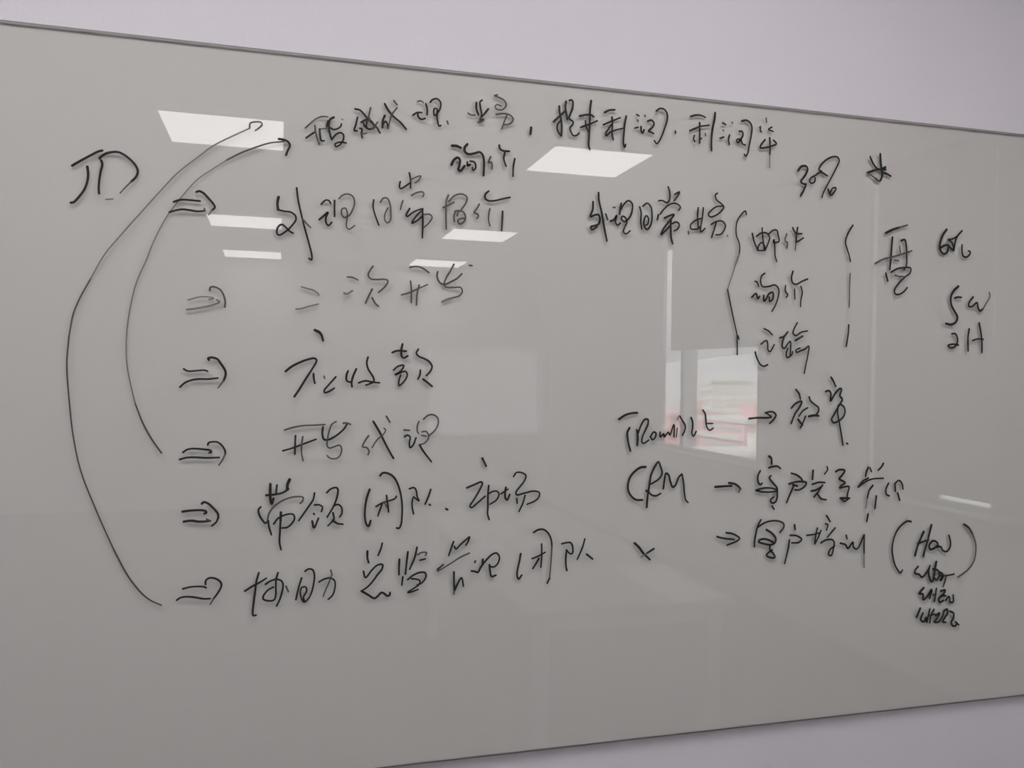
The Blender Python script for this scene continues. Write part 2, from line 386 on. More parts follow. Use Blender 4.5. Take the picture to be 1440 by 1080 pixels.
# handwriting: each character is its own mesh; strokes are measured on the board in 0.1 mm
# (name, label, line, [[width, wear, x, z, x, z, ...], ...])
INK = [
# two large initials at the top left
('handwritten_letter','large black letter J','two large initials at the top left',[[37,0,-3094,9908,-2990,9983,-2846,10080,-2735,10151,-2673,10174],[37,0,-2884,9907,-2872,9810,-2879,9700,-2918,9563,-2997,9435,-3074,9345,-3113,9336]]),
('handwritten_letter','large black letter D with a broken bowl','two large initials at the top left',[[35,0,-2689,10020,-2672,9960,-2694,9848,-2713,9712,-2720,9577,-2714,9504],[36,0,-2712,10049,-2656,10108,-2578,10149,-2453,10168,-2351,10127,-2259,10054,-2190,9973,-2161,9889,-2189,9800,-2257,9721],[21,1,-2257,9721,-2348,9616,-2415,9531],[21,2,-2618,9418,-2550,9429,-2516,9434]]),
# double arrow mark of the second line
('arrow_mark','black double arrow above the others','double arrow mark of the second line',[[34,0,-1631,9448,-1561,9478,-1502,9491,-1372,9491,-1241,9487],[32,0,-1694,9281,-1595,9317,-1501,9338,-1394,9332,-1276,9321,-1163,9337],[25,0,-1175,9372,-1159,9341],[34,0,-1296,9628,-1255,9644,-1195,9623,-1111,9540,-1026,9438,-1014,9401,-1061,9347],[22,2,-1061,9347,-1109,9275]]),
# double arrow mark of the third line
('arrow_mark','faint grey double arrow','double arrow mark of the third line',[[22,2,-1409,7898,-1277,7944,-1170,7961,-1050,7953,-1020,7941,-1092,7922],[32,2,-1423,7746,-1287,7767,-1156,7797,-1049,7826,-953,7867,-929,7887,-977,7917],[30,1,-1081,8066,-1069,8117,-1003,8123,-918,8079,-863,7979,-844,7890,-850,7807]]),
# double arrow mark of the fourth line
('arrow_mark','black double arrow','double arrow mark of the fourth line',[[29,0,-1463,6796,-1404,6765,-1267,6771,-1148,6781,-1102,6763],[32,0,-1517,6505,-1444,6575,-1338,6621,-1242,6637,-1099,6638,-945,6657],[37,0,-1084,6948,-1096,6973,-1042,6987,-957,6963,-896,6881,-835,6779,-828,6703,-858,6613],[22,1,-858,6613,-941,6497]]),
# double arrow mark of the fifth line
('arrow_mark','black double arrow','double arrow mark of the fifth line',[[32,0,-1465,5462,-1400,5506,-1305,5520,-1126,5503,-1054,5489,-1035,5463,-1071,5451],[32,0,-1511,5349,-1411,5377,-1292,5380,-1113,5369,-914,5372],[30,0,-1090,5579,-1079,5611,-1019,5627,-946,5622,-873,5564,-824,5474,-824,5422],[25,1,-824,5422,-871,5320,-921,5244]]),
# top line
('handwritten_character','','top line',[[26,0,386,10801,468,10887,556,10967,658,11016,748,11018],[31,0,400,10640,482,10706,546,10751],[21,1,615,10796,660,10813,788,10832],[28,0,538,10854,552,10738,585,10624,614,10554],[31,0,615,10803,625,10693,643,10616,694,10618]]),
('handwritten_character','','top line',[[34,0,751,10952,739,10899,730,10852],[36,0,844,11020,787,10982,768,10915,769,10810,792,10707,816,10650],[29,0,795,10839,840,10817,917,10843,962,10887,968,10920],[29,0,816,10650,879,10735,957,10775,1006,10740,997,10647,946,10570,881,10538,868,10576,945,10616,1049,10612],[24,2,980,11000,993,10995]]),
('handwritten_character','heavily overwritten character','top line',[[32,0,1193,11192,1272,11180,1345,11114,1411,11041,1491,10975,1551,10921,1612,10827],[29,1,1449,11236,1430,11148,1405,11040],[32,0,1234,11057,1209,10942,1184,10828,1230,10832],[32,0,1294,10977,1359,11022,1438,11030,1498,10969,1518,10918,1479,10888,1406,10881,1379,10945,1411,11027],[32,0,1333,10980,1347,10929,1387,10886],[27,0,1570,11009,1518,10931,1479,10888],[32,0,1275,10876,1308,10866,1302,10792,1316,10721],[26,0,1309,10780,1387,10807],[26,0,1372,10997,1438,11030,1424,11082]]),
('handwritten_character','','top line',[[37,0,1688,11127,1656,11037,1651,10923],[32,0,1653,10970,1703,11035,1737,10978,1744,10918],[35,0,1686,11326,1741,11232,1835,11127,1957,11038,2053,10933],[27,1,1894,11280,1808,11158,1776,11062,1751,10926],[29,1,1839,11395,1893,11333]]),
('handwritten_character','','top line',[[27,1,2244,11422,2305,11437,2343,11411],[33,0,2387,11395,2408,11323,2410,11209],[30,0,2165,11181,2239,11233,2318,11240],[33,0,2246,11233,2260,11161,2308,11125,2376,11145],[30,0,2462,11430,2496,11474,2578,11502,2641,11448,2638,11346,2595,11267,2540,11208,2523,11267,2539,11333,2580,11326,2582,11191,2597,11098,2618,11039,2652,11051],[33,1,2762,11133,2777,11087]]),
('handwritten_character','','top line',[[28,1,3130,11305,3179,11282,3250,11285],[36,0,3275,11504,3274,11394,3313,11299],[33,0,3377,11558,3339,11524,3350,11415,3370,11307,3356,11258],[34,0,3489,11415,3433,11341,3370,11259],[36,1,3315,11171,3392,11206,3406,11228,3336,11214,3364,11251]]),
('handwritten_character','','top line',[[28,1,3650,11679,3600,11660,3686,11634,3773,11595,3814,11529,3789,11465,3718,11420,3639,11427,3610,11475,3652,11507,3724,11490],[31,1,3633,11332,3748,11360,3870,11352,3943,11292,3922,11228,3865,11185,3779,11166],[28,1,3831,11351,3792,11250,3737,11093]]),
('handwritten_punctuation_mark','thick black comma','top line',[[43,0,4276,11163,4264,11050]]),
('handwritten_character','','top line',[[38,0,4796,11591,4804,11486,4832,11362,4847,11222,4844,11066],[38,0,4692,11303,4787,11400,4905,11510],[32,0,4836,11348,4767,11257,4764,11172,4799,11105,4844,11066],[38,0,4921,11688,4912,11581,4928,11484,4952,11370],[35,0,4985,11713,5030,11723,5053,11687,5043,11566,5003,11463,4985,11390,5061,11338,5051,11283,5003,11222,5031,11140,5069,11093,5130,11099,5182,11146]]),
('handwritten_character','','top line',[[38,0,5185,11454,5298,11484,5404,11494,5458,11466],[38,0,5404,11750,5387,11613,5382,11456,5380,11285,5372,11099,5370,10928,5391,10869],[35,0,5210,11252,5301,11292,5422,11346,5525,11398],[32,0,5300,11377,5309,11293,5356,11183]]),
('handwritten_character','','top line',[[36,0,5664,11562,5756,11613,5864,11631],[33,0,5644,11338,5774,11404,5975,11498],[36,0,5812,11490,5822,11354,5816,11210,5841,11086],[33,0,5798,11352,5738,11260,5693,11185,5701,11142,5777,11214,5901,11268,6024,11308],[36,0,6091,11538,6062,11376,6050,11202,6044,11028,6069,10966,6087,11018]]),
('handwritten_character','','top line',[[33,0,6299,11586,6346,11565],[30,1,6460,11587,6468,11562],[30,1,6319,11484,6328,11462],[33,0,6267,11334,6329,11357],[36,0,6388,11370,6394,11291,6418,11257,6452,11318],[37,0,6522,11484,6588,11509,6645,11466,6630,11399,6536,11303,6560,11298,6640,11269],[34,0,6689,11689,6760,11740,6848,11734,6909,11659,6911,11542,6865,11392,6816,11256,6754,11133,6707,11088,6658,11139],[34,0,7080,11352,7089,11317]]),
('handwritten_character','','top line',[[34,0,7392,11654,7490,11688,7604,11696,7696,11668],[34,0,7380,11387,7494,11442,7592,11487,7781,11527],[37,0,7582,11553,7585,11383,7589,11176],[31,0,7477,11307,7461,11239,7490,11194],[31,0,7596,11251,7629,11268],[28,0,7701,11364,7710,11320],[41,0,7901,11772,7895,11664,7856,11482,7835,11287,7839,11056]]),
('handwritten_character','','top line',[[35,0,8068,11594,8130,11570],[29,1,8264,11627,8272,11607],[28,1,8073,11464,8087,11446],[35,0,8015,11302,8093,11332],[35,0,8213,11380,8191,11288,8212,11203],[35,0,8418,11470,8478,11471,8499,11405,8447,11310,8389,11253,8366,11288,8396,11321,8464,11297,8499,11232,8554,11222],[35,0,8466,11665,8558,11693,8644,11659,8689,11573,8679,11421,8639,11221,8608,11068,8571,11012,8537,11040]]),
('handwritten_character','','top line',[[29,1,8994,11775,9007,11693],[32,0,8876,11605,8878,11514,8901,11498],[26,1,8843,11579,8877,11602],[32,0,9123,11613,9050,11563,9154,11532],[36,0,8979,11357,8892,11251,8876,11196,8996,11210,9116,11247,9228,11302,9166,11365],[36,0,9079,11403,9091,11230,9088,11078],[23,2,9088,11078,9090,10834]]),
# short note under the top line
('handwritten_character','','short note under the top line',[[47,0,2851,10719,2934,10722,3007,10696],[42,0,3123,10770,3074,10704,3082,10637,3139,10600,3258,10624,3343,10651,3397,10608,3423,10486,3419,10251],[44,0,2848,10392,2882,10470,2951,10523,2993,10492,2983,10382,2970,10313,3009,10302,3078,10390],[33,0,3127,10462,3128,10394,3183,10426,3127,10407],[33,0,3176,10480,3246,10472,3275,10419,3269,10357,3227,10326,3219,10374]]),
('handwritten_character','','short note under the top line',[[31,1,3543,10585,3502,10478,3551,10496,3571,10443,3567,10373],[37,0,3695,10798,3706,10744,3771,10708,3879,10710],[34,0,3800,10683,3780,10570,3825,10442],[34,0,3982,10586,3959,10459,3953,10278]]),
# second line
('handwritten_character','','second line',[[43,0,-30,9634,-46,9536,-35,9427],[31,0,-35,9427,66,9408,166,9401,240,9347,249,9283,193,9189,106,9093,-18,9014,-50,9045,-38,9136,24,9191,93,9144,157,9082,207,9057],[31,0,257,9803,277,9636,330,9392,396,9136,462,8904,513,8685,503,8632,464,8656],[26,1,356,9303,421,9228,487,9167]]),
('handwritten_character','','second line',[[29,0,653,9563,723,9634,775,9633,807,9587],[31,0,871,9637,870,9506,874,9374],[34,0,624,9306,713,9390,764,9436,733,9352,737,9261,772,9217,827,9273],[26,0,942,9675,993,9731,1091,9764,1173,9724,1199,9620,1165,9498,1108,9402,1023,9370,984,9434,996,9507,1048,9524,1081,9453,1076,9334,1070,9215,1110,9175,1207,9243]]),
('handwritten_character','','second line',[[29,0,1518,9694,1509,9574,1548,9430,1609,9274],[27,0,1632,9662,1677,9732,1744,9737,1792,9646,1807,9500,1802,9366,1749,9320,1708,9373,1714,9480,1759,9577]]),
('handwritten_character','','second line',[[30,0,2116,10193,2137,10087,2139,9939],[30,0,1962,10033,1950,9952,1970,9916,2064,9974,2131,10026],[24,1,2131,10073,2225,10127,2313,10157,2280,10084,2219,10032],[27,1,2154,9812,2242,9865,2344,9886,2371,9861,2351,9805],[27,1,2013,9715,1993,9660,1972,9564],[30,0,2129,9588,2070,9470,2084,9450,2205,9539,2361,9600,2260,9488,2166,9341,2274,9401,2355,9481],[33,0,2351,9575,2357,9373,2353,9102],[27,1,2382,9503,2478,9509,2517,9464,2466,9366,2385,9286]]),
('handwritten_character','','second line',[[30,1,2799,9864,2765,9766,2760,9602,2762,9438,2768,9275],[30,1,2711,9646,2808,9694,2898,9747],[31,1,2807,9755,2903,9857,3028,9900,3125,9852,3114,9762,3018,9612],[30,1,2927,9599,2901,9502,2909,9413],[31,1,2956,9519,2976,9589,3046,9600,3096,9548,3100,9459,3056,9402,3000,9378,2971,9438,3034,9476,3104,9473],[30,1,2920,9592,2976,9609,3046,9600]]),
('handwritten_character','','second line',[[31,1,3348,9743,3306,9665,3258,9593,3315,9572,3336,9536,3308,9493],[34,0,3515,9985,3455,9923,3453,9854,3510,9816,3625,9824,3753,9861,3904,9902],[28,0,3541,9680,3521,9568,3522,9458,3545,9376],[34,0,3771,9647,3766,9473,3758,9306]]),
# note on the right of the second line
('handwritten_character','','note on the right of the second line',[[39,0,5467,9928,5464,9792,5417,9657,5509,9694,5578,9699,5605,9614,5580,9534,5512,9501,5428,9472,5451,9426,5550,9479],[39,0,5571,10100,5581,9957,5630,9774,5672,9575,5713,9377,5747,9235],[30,0,5716,9722,5756,9624]]),
('handwritten_character','','note on the right of the second line',[[30,1,5861,9854,5904,9856],[36,0,5811,9598,5880,9631,5933,9714,5912,9590,5951,9535,6005,9574],[36,0,6018,9936,6001,9841,5990,9739],[33,0,5989,9783,6078,9933,6163,9997,6237,9944,6236,9813,6191,9694,6091,9608,6028,9648,6042,9702,6097,9688,6138,9604,6092,9500,6070,9426,6118,9385,6203,9445]]),
('handwritten_character','','note on the right of the second line',[[33,0,6385,9898,6418,9781,6410,9635,6434,9491],[33,0,6448,9914,6534,9975,6607,9917,6636,9766,6617,9589,6542,9490,6481,9552,6483,9683,6522,9744,6567,9689,6548,9585,6509,9568]]),
('handwritten_character','','note on the right of the second line',[[34,0,6953,10307,6986,10214,6981,10052,6933,10012,6836,10045,6764,10035],[34,0,7092,10177,7188,10228,7141,10137,7078,10056],[31,0,6800,9791,6887,9899,7014,9996,7127,10006,7210,9950,7175,9881],[40,0,6764,9774,6743,9682],[37,0,6890,9723,6954,9757,7082,9802,6972,9655,6877,9532,6823,9411,6942,9521,7021,9599],[40,0,7020,9687,7019,9525,7028,9379,7062,9256],[34,0,7053,9630,7133,9665,7191,9624,7160,9534,7087,9497]]),
('handwritten_character','','note on the right of the second line',[[28,1,7380,9502,7389,9451],[34,0,7578,9959,7569,9795,7593,9574],[31,0,7688,9966,7668,9772,7634,9562,7643,9510,7733,9582],[31,0,7639,9763,7524,9718,7427,9624,7437,9557,7527,9552,7601,9575,7633,9621],[32,0,7978,10262,7932,10221,7964,10134,8065,10066,8117,10010,8068,9932,7953,9842,7837,9805,7794,9847,7867,9941,7966,10007,8083,10022],[32,0,7856,9664,7971,9728,8088,9738,8157,9667,8133,9576,8059,9489,7959,9473],[35,0,7963,9716,7924,9579,7869,9419],[25,1,8202,9475,8211,9453]]),
# first note between the two braces
('handwritten_character','','first note between the two braces',[[35,0,8735,9543,8781,9387,8862,9224],[33,0,8831,9496,8924,9559,9045,9569,9116,9489,9083,9373,9025,9240],[32,0,8948,9662,8959,9518,8979,9397,8999,9246],[32,0,8862,9224,8877,9316,8945,9380,8997,9338,9017,9240,8879,9225],[33,0,9089,9548,9182,9625,9269,9635,9306,9522,9322,9424,9204,9395,9212,9456,9233,9289,9244,9137,9281,9032]]),
('handwritten_character','','first note between the two braces',[[33,1,9489,9579,9457,9439,9510,9411,9500,9303]]),
('handwritten_character','','first note between the two braces',[[37,0,9621,9704,9655,9642,9703,9593],[37,0,9733,9716,9712,9588,9702,9414],[25,1,9702,9414,9689,9275],[35,0,9742,9595,9829,9600],[35,0,9702,9431,9765,9458,9864,9521]]),
# second note between the two braces
('handwritten_character','','second note between the two braces',[[33,0,9025,8794,8957,8742,8933,8635,8978,8537,9117,8543,9255,8575,9335,8498,9329,8360,9271,8190,9195,8065],[32,0,8813,8629,8856,8616,8892,8534],[39,0,8750,8323,8843,8395,8879,8298,8921,8345],[39,0,9007,8363,9015,8257,9069,8305,9119,8398,9206,8432,9208,8310,9140,8254,9129,8337]]),
('handwritten_character','','second note between the two braces',[[33,0,9483,8573,9485,8458,9539,8399,9505,8344],[36,0,9644,8857,9612,8725,9649,8626,9729,8610,9852,8673,9975,8722],[33,0,9686,8512,9699,8320],[33,0,9827,8572,9860,8457,9832,8302,9826,8178]]),
# third note between the two braces
('handwritten_character','','third note between the two braces',[[33,0,9028,7723,9133,7680,9213,7609],[33,0,8965,7424,9085,7496,9112,7435,9123,7313,9167,7283,9260,7423],[36,0,8844,7269,8875,7171,8955,7035,9042,6998,9120,7030]]),
('handwritten_character','','third note between the two braces',[[39,0,9380,7556,9467,7582,9553,7676],[36,0,9476,7589,9442,7489,9436,7381,9480,7351,9558,7445,9610,7493,9621,7369,9615,7200],[33,0,9559,7353,9526,7260,9545,7175,9650,7231,9667,7293],[33,0,9761,7859,9702,7757,9668,7656,9731,7607,9854,7676,9996,7706],[37,0,9724,7511,9891,7600],[33,0,9833,7366,9746,7326,9755,7280,9843,7312,9950,7353,10029,7409,10014,7238,9973,7051,9938,6872]]),
# percentage note reading 30%
('handwritten_letter','black figure three','percentage note reading 30%',[[43,0,9720,10822,9789,10908,9895,10921,9932,10870,9881,10743,9786,10612,9849,10571,9899,10574,9860,10464,9786,10335]]),
('handwritten_letter','small black zero','percentage note reading 30%',[[36,0,10382,10773,10228,10831,10113,10760,10015,10706,9981,10642,10027,10599,10101,10643,10105,10713]]),
('handwritten_letter','black percent sign','percentage note reading 30%',[[34,0,10255,10848,10191,10874,10234,10971,10358,11089,10501,11155,10610,11156,10651,11097,10596,10968,10491,10773,10369,10562,10299,10433,10269,10338],[37,0,10406,10510,10463,10398,10534,10449,10587,10547,10514,10541,10453,10444]]),
# star-like mark right of the percentage
('handwritten_character','black star-like character','star-like mark right of the percentage',[[41,0,11368,11226,11442,11098,11556,10996,11706,11024,11743,11059,11650,11004],[48,0,11606,11301,11619,11144,11641,11003,11657,10862,11599,10759,11504,10803],[48,0,11315,10907,11426,10947,11556,10996],[31,1,11334,10892,11504,10803,11599,10759],[42,0,11670,10934,11784,10911,11864,10877],[42,0,11632,10986,11744,11003]]),
# tall character right of the closing brace
('handwritten_character','tall character','tall character right of the closing brace',[[49,0,11773,9726,11941,9807,12093,9856],[35,1,12093,9856,12292,9916],[45,0,11935,9647,11921,9463,11907,9239,11883,8998],[42,0,12146,9595,12232,9616,12269,9514,12287,9322,12282,9097,12227,9006],[28,1,12111,9481,12133,9354],[38,1,11532,9101,11728,9198,11954,9257,12181,9325,12410,9401],[31,1,11993,9187,12098,9184],[38,0,11913,8944,12073,9023,12264,9056,12389,9046,12382,8957,12249,8855,12118,8737,12007,8588,12028,8509,12123,8505,12237,8565,12316,8649],[32,1,12010,8884,12134,8866,12249,8871],[42,0,11791,8915,11841,8765]]),
# first of the three short notes at the right edge
('handwritten_letter','','first of the three short notes at the right edge',[[50,0,13259,9885,13163,9757,13098,9575,13101,9469,13202,9377,13280,9421,13306,9553,13227,9557,13120,9503],[47,0,13306,9561,13387,9492,13448,9463],[40,0,13648,9883,13521,9745,13474,9611,13448,9463,13436,9544,13384,9639,13304,9675,13402,9697,13521,9753],[40,0,13655,9588,13658,9457,13690,9361,13761,9340,13841,9385,13869,9452,13818,9474]]),
# second note at the right edge, 5W
('handwritten_letter','figure five','second note at the right edge, 5W',[[51,0,13581,8724,13468,8630,13395,8496,13415,8333,13498,8205,13571,8092,13543,7993,13425,7928,13285,7945],[43,0,13501,8480,13571,8502,13661,8498]]),
('handwritten_letter','letter W','second note at the right edge, 5W',[[44,0,13963,8517,13865,8398,13857,8324,13937,8318,14067,8405,14100,8291,14153,8235,14223,8278],[30,1,14223,8278,14302,8397,14400,8550,14378,8632]]),
# third note at the right edge, 2H
('handwritten_letter','figure two','third note at the right edge, 2H',[[40,0,13439,7736,13529,7739,13588,7633,13555,7501,13437,7441,13346,7489,13474,7524,13615,7506]]),
('handwritten_letter','letter H','third note at the right edge, 2H',[[44,0,13878,7846,13852,7673,13863,7393],[44,0,14129,7977,14173,7813,14209,7615,14215,7366],[37,0,13975,7610,14096,7645,14249,7641]]),
# third line
('handwritten_character','','third line',[[26,2,348,8181,457,8152,546,8130,623,8074,630,8050],[26,2,263,7810,352,7822,460,7858,625,7906]]),
('handwritten_character','','third line',[[26,1,1092,8376,1177,8373,1272,8331],[34,2,1043,8103,1082,8091,1180,8148],[29,1,1518,8575,1465,8493,1440,8425,1473,8366,1573,8353,1706,8363,1771,8346,1760,8291,1695,8208,1615,8138],[32,1,1509,8188,1457,8079,1403,7950],[29,1,1510,8041,1564,7949,1618,7904]]),
('handwritten_character','','third line',[[30,1,2145,8584,2243,8606,2352,8587,2474,8511],[27,1,2005,8110,2139,8152,2302,8233,2452,8304],[30,1,2158,8348,2173,8214,2175,7984],[30,1,2308,8287,2276,8150,2264,7947]]),
('handwritten_character','','third line',[[33,1,2628,8532,2615,8463,2658,8356,2741,8318,2880,8379,2977,8438,3053,8517],[28,1,2911,8675,2850,8556,2782,8443,2742,8312,2784,8272,2909,8273,3035,8276,3067,8208,3009,8130,2883,8092],[41,2,2884,8085,2800,8061,2710,8017],[33,1,3185,8667,3234,8667]]),
# fourth line
('handwritten_character','','fourth line',[[47,0,572,7471,643,7437,682,7392],[36,0,682,7392,706,7298],[36,0,109,6779,203,6859,354,6939,481,6987,570,7002,606,6970,534,6824,421,6639,321,6468,252,6363],[34,0,557,6746,563,6667,581,6588],[26,1,727,6708,740,6669],[31,0,921,6697,819,6577,736,6471,743,6432,820,6458,900,6509]]),
('handwritten_character','','fourth line',[[34,0,1122,6799,1097,6726,1104,6633,1183,6607],[34,0,1259,6835,1208,6714,1183,6607,1190,6534],[32,0,1452,7038,1432,6944,1457,6837,1525,6731,1555,6665,1546,6618,1420,6563],[32,0,1301,6602,1406,6636,1526,6617,1652,6605]]),
('handwritten_character','','fourth line',[[35,0,1861,7123,1935,7154,2097,7151],[35,0,2034,7271,2015,7169,2023,7061,2058,7035,2125,7070],[30,0,1884,6823,1965,6892,2059,6907,2006,6805,1912,6743,1993,6777,2087,6806,2122,6752,2076,6643,1982,6561,1978,6642,2007,6737],[33,0,2307,7189,2274,7120,2316,7067,2412,7028,2502,6975,2549,6894,2518,6811,2450,6736],[33,0,2346,6830,2340,6755,2307,6673],[36,0,2396,6674,2472,6620,2553,6553]]),
# fifth line
('handwritten_character','','fifth line',[[28,0,102,5812,238,5853,390,5881,543,5889,748,5897],[31,0,78,5469,216,5507,367,5564,609,5654],[31,0,277,5715,272,5591,270,5408],[28,0,394,5701,380,5590,375,5446,402,5301]]),
('handwritten_character','','fifth line',[[34,0,720,5857,711,5745,738,5653,803,5645,906,5691,1009,5770,1073,5836,1112,5902],[34,1,1053,5922,1112,5922,1171,5902],[26,0,935,5949,865,5903,820,5784,796,5652,791,5546,830,5506,920,5532,998,5551,1031,5477,1000,5372,935,5326,831,5341,792,5381]]),
('handwritten_character','','fifth line',[[29,1,1476,5707,1417,5620,1379,5520,1445,5506,1486,5445,1470,5385],[35,0,1553,5948,1655,5779,1764,5563,1860,5387,1902,5319],[24,1,1735,5833,1762,5799,1722,5725,1617,5632,1538,5505],[30,1,1773,6035,1834,5933]]),
('handwritten_character','','fifth line',[[30,1,2079,5801,2170,5793],[30,0,2087,5685,2134,5711,2182,5681,2170,5573,2184,5498,2238,5545,2284,5667],[27,0,2329,5946,2303,5857,2306,5776,2325,5741],[28,0,2411,5986,2493,6054,2582,6061,2659,6006,2667,5910,2620,5801,2517,5706],[25,1,2386,5768,2455,5775,2504,5706,2491,5638,2430,5570,2347,5544],[22,1,2380,5707,2469,5693],[33,0,2347,5544,2404,5448,2557,5248]]),
# long curved arrow at the left
('long_arrow','outer long curved arrow, thin grey ink','long curved arrow at the left',[[21,2,-504,10709,-744,10573,-1046,10387,-1291,10173,-1576,9913,-1815,9625,-2094,9271,-2430,8838,-2631,8562,-2831,8166],[25,1,-2831,8166,-2979,7863,-3067,7618,-3125,7276],[25,0,-3125,7276,-3152,6870,-3141,6595,-3119,6321],[23,1,-3119,6321,-3066,5803,-2953,5217,-2727,4579,-2469,3945],[26,0,-2469,3945,-2260,3520,-2051,3226,-1914,3105,-1766,3028]]),
('long_arrow','inner long curved arrow, thin grey ink','long curved arrow at the left',[[26,0,-1784,5456,-1933,5684,-2070,5955,-2176,6247],[20,2,-2176,6247,-2261,6627,-2304,6917,-2307,7330,-2258,7744,-2168,8150,-2016,8537,-1955,8719,-1749,9180,-1541,9498,-1288,9822,-1043,10022,-838,10176],[27,0,-838,10176,-621,10308,-391,10419,-169,10508,44,10549]]),
('arrow_head','thin hooked head of the outer long arrow','long curved arrow at the left',[[25,0,-494,10715,-490,10786,-462,10814,-394,10830,-320,10829,-298,10797,-338,10742,-405,10685]]),
('arrow_head','black hooked head of the inner long arrow','long curved arrow at the left',[[36,0,-33,10583,55,10575,118,10544,143,10495,106,10401,82,10328]]),
# double arrow mark of the sixth line
('arrow_mark','bold black double arrow','double arrow mark of the sixth line',[[37,0,-1463,4512,-1380,4522,-1273,4528,-1166,4524,-1112,4507,-1105,4482,-1135,4470],[40,0,-1444,4351,-1332,4362,-1224,4343,-1128,4342,-1044,4349],[27,0,-1099,4379,-1044,4349],[37,0,-1173,4631,-1143,4655,-1083,4634,-998,4555,-924,4450,-924,4386],[30,0,-924,4386,-954,4323,-1019,4268]]),
# sixth line
('handwritten_character','','sixth line',[[41,0,-115,4925,-116,4776,-109,4645,-90,4595,-65,4683],[31,0,-11,4903,-23,4773],[36,0,-178,4741,-41,4750,84,4777,172,4834],[49,0,189,4990,158,4912,153,4841],[33,0,-264,4552,-298,4508,-287,4430,-243,4344,-187,4283,-143,4321],[31,0,-143,4321,-130,4216,-91,4087],[28,0,-156,4334,-132,4438,-64,4540,48,4628,186,4687,325,4705,408,4690,402,4631,364,4590],[41,0,56,4451,51,4301],[33,0,51,4301,43,4118,39,3949,65,3836],[31,0,-55,4266,13,4355,151,4415,252,4412,275,4346,228,4256,153,4199,77,4193]]),
('handwritten_character','','sixth line',[[31,0,593,4757,574,4652,492,4523,342,4304],[29,0,595,4559,672,4557,724,4522,709,4444],[31,0,583,4414,596,4401],[34,0,559,4290,592,4177,661,4333],[32,0,792,4759,863,4823,953,4838,977,4801,955,4655,905,4524,803,4348],[29,0,911,4537,982,4555,1038,4506,1043,4400,1008,4345],[32,0,899,4418,913,4311,817,4201],[34,0,894,4292,973,4236,1064,4219]]),
('handwritten_character','','sixth line',[[37,0,1503,4794,1455,4641,1430,4468,1432,4307,1459,4198,1493,4170,1525,4263],[30,0,1616,4502,1722,4560,1829,4591,1936,4628,1960,4668],[32,0,1790,4686,1809,4551,1829,4401],[32,0,1722,4553,1683,4446,1647,4340],[24,0,1756,4566,1797,4483],[35,0,1677,5026,1716,5068,1797,5067,1905,5001,1981,4871,2030,4707,2057,4530,2059,4340,2043,4177,2010,4117,1969,4123]]),
('handwritten_character','','sixth line',[[30,0,2181,4791,2260,4807,2299,4754,2317,4645,2352,4576,2290,4618,2255,4647,2229,4552,2237,4443,2259,4354],[33,0,2552,4769,2510,4640,2456,4518],[30,0,2528,4509,2550,4499]]),
('handwritten_punctuation_mark','small black dot','sixth line',[[36,0,2824,4425,2853,4410]]),
('handwritten_character','','sixth line',[[37,0,3463,5296,3499,5226,3532,5156],[34,0,3189,4781,3319,4833,3447,4879,3468,4858,3420,4740,3323,4576,3250,4460,3275,4432,3394,4519,3522,4626],[34,0,3584,4813,3572,4639,3574,4430,3569,4318,3599,4212],[31,0,3593,4673,3664,4709,3743,4705,3773,4648,3724,4551,3610,4482]]),
('handwritten_character','','sixth line',[[31,0,3809,4661,3938,4742],[37,0,3897,4771,3884,4687,3894,4574,3926,4552,3969,4643],[32,0,4037,4964,4087,5031,4183,5029,4264,4981,4243,4890,4157,4779,4085,4682,4100,4636,4246,4664,4423,4695,4520,4664,4513,4586,4440,4517,4293,4462],[29,0,4101,4569,4110,4484],[32,0,4254,4621,4219,4495,4145,4335]]),
# double arrow mark of the seventh line
('arrow_mark','black double arrow below the others','double arrow mark of the seventh line',[[30,0,-1448,3271,-1347,3293,-1228,3297,-1120,3283,-1096,3267],[32,0,-1538,3095,-1476,3133,-1370,3139,-1250,3120,-1130,3092,-1034,3090],[32,0,-1106,3325,-1103,3382,-1061,3421,-988,3421,-916,3388,-867,3331,-866,3279,-914,3179,-986,3081],[22,1,-986,3081,-1033,2994]]),
# seventh line
('handwritten_character','','seventh line',[[33,0,-499,3181,-388,3250,-277,3305,-166,3373],[33,0,-285,3468,-321,3327,-340,3159,-361,2979,-375,2823,-365,2771,-320,2774],[31,0,-177,3274,-103,3322,-3,3346,73,3319,101,3252,87,3135,50,3006,1,2904],[31,0,19,3455,-9,3349,-14,3219,-13,3088,-37,3011,-112,2996,-206,3028,-213,3074,-139,3174,-52,3221],[28,0,149,3223,188,3129]]),
('handwritten_character','','seventh line',[[31,0,399,3347,365,3237,334,3107,310,2990],[29,0,452,3457,503,3491,573,3477,606,3383,595,3251,564,3107,508,2992,444,2943,399,3011,379,3118,403,3189,467,3192,481,3125,431,3023,450,2955],[26,0,870,3455,893,3381],[29,0,682,3266,762,3308,865,3323,937,3272,945,3165,907,3034,836,2965],[24,1,893,3381,840,3238,789,3121,752,3017]]),
('handwritten_character','','seventh line',[[35,0,1478,3747,1479,3633,1500,3551],[32,0,1727,3871,1707,3785,1658,3665],[32,0,1415,3408,1449,3298,1561,3427,1654,3504,1734,3506,1728,3432,1655,3342,1590,3251,1497,3148,1386,3073],[38,0,1386,3073,1486,3011,1606,2937,1666,2976,1719,3027,1766,3011,1821,2967,1863,2978,1867,3019]]),
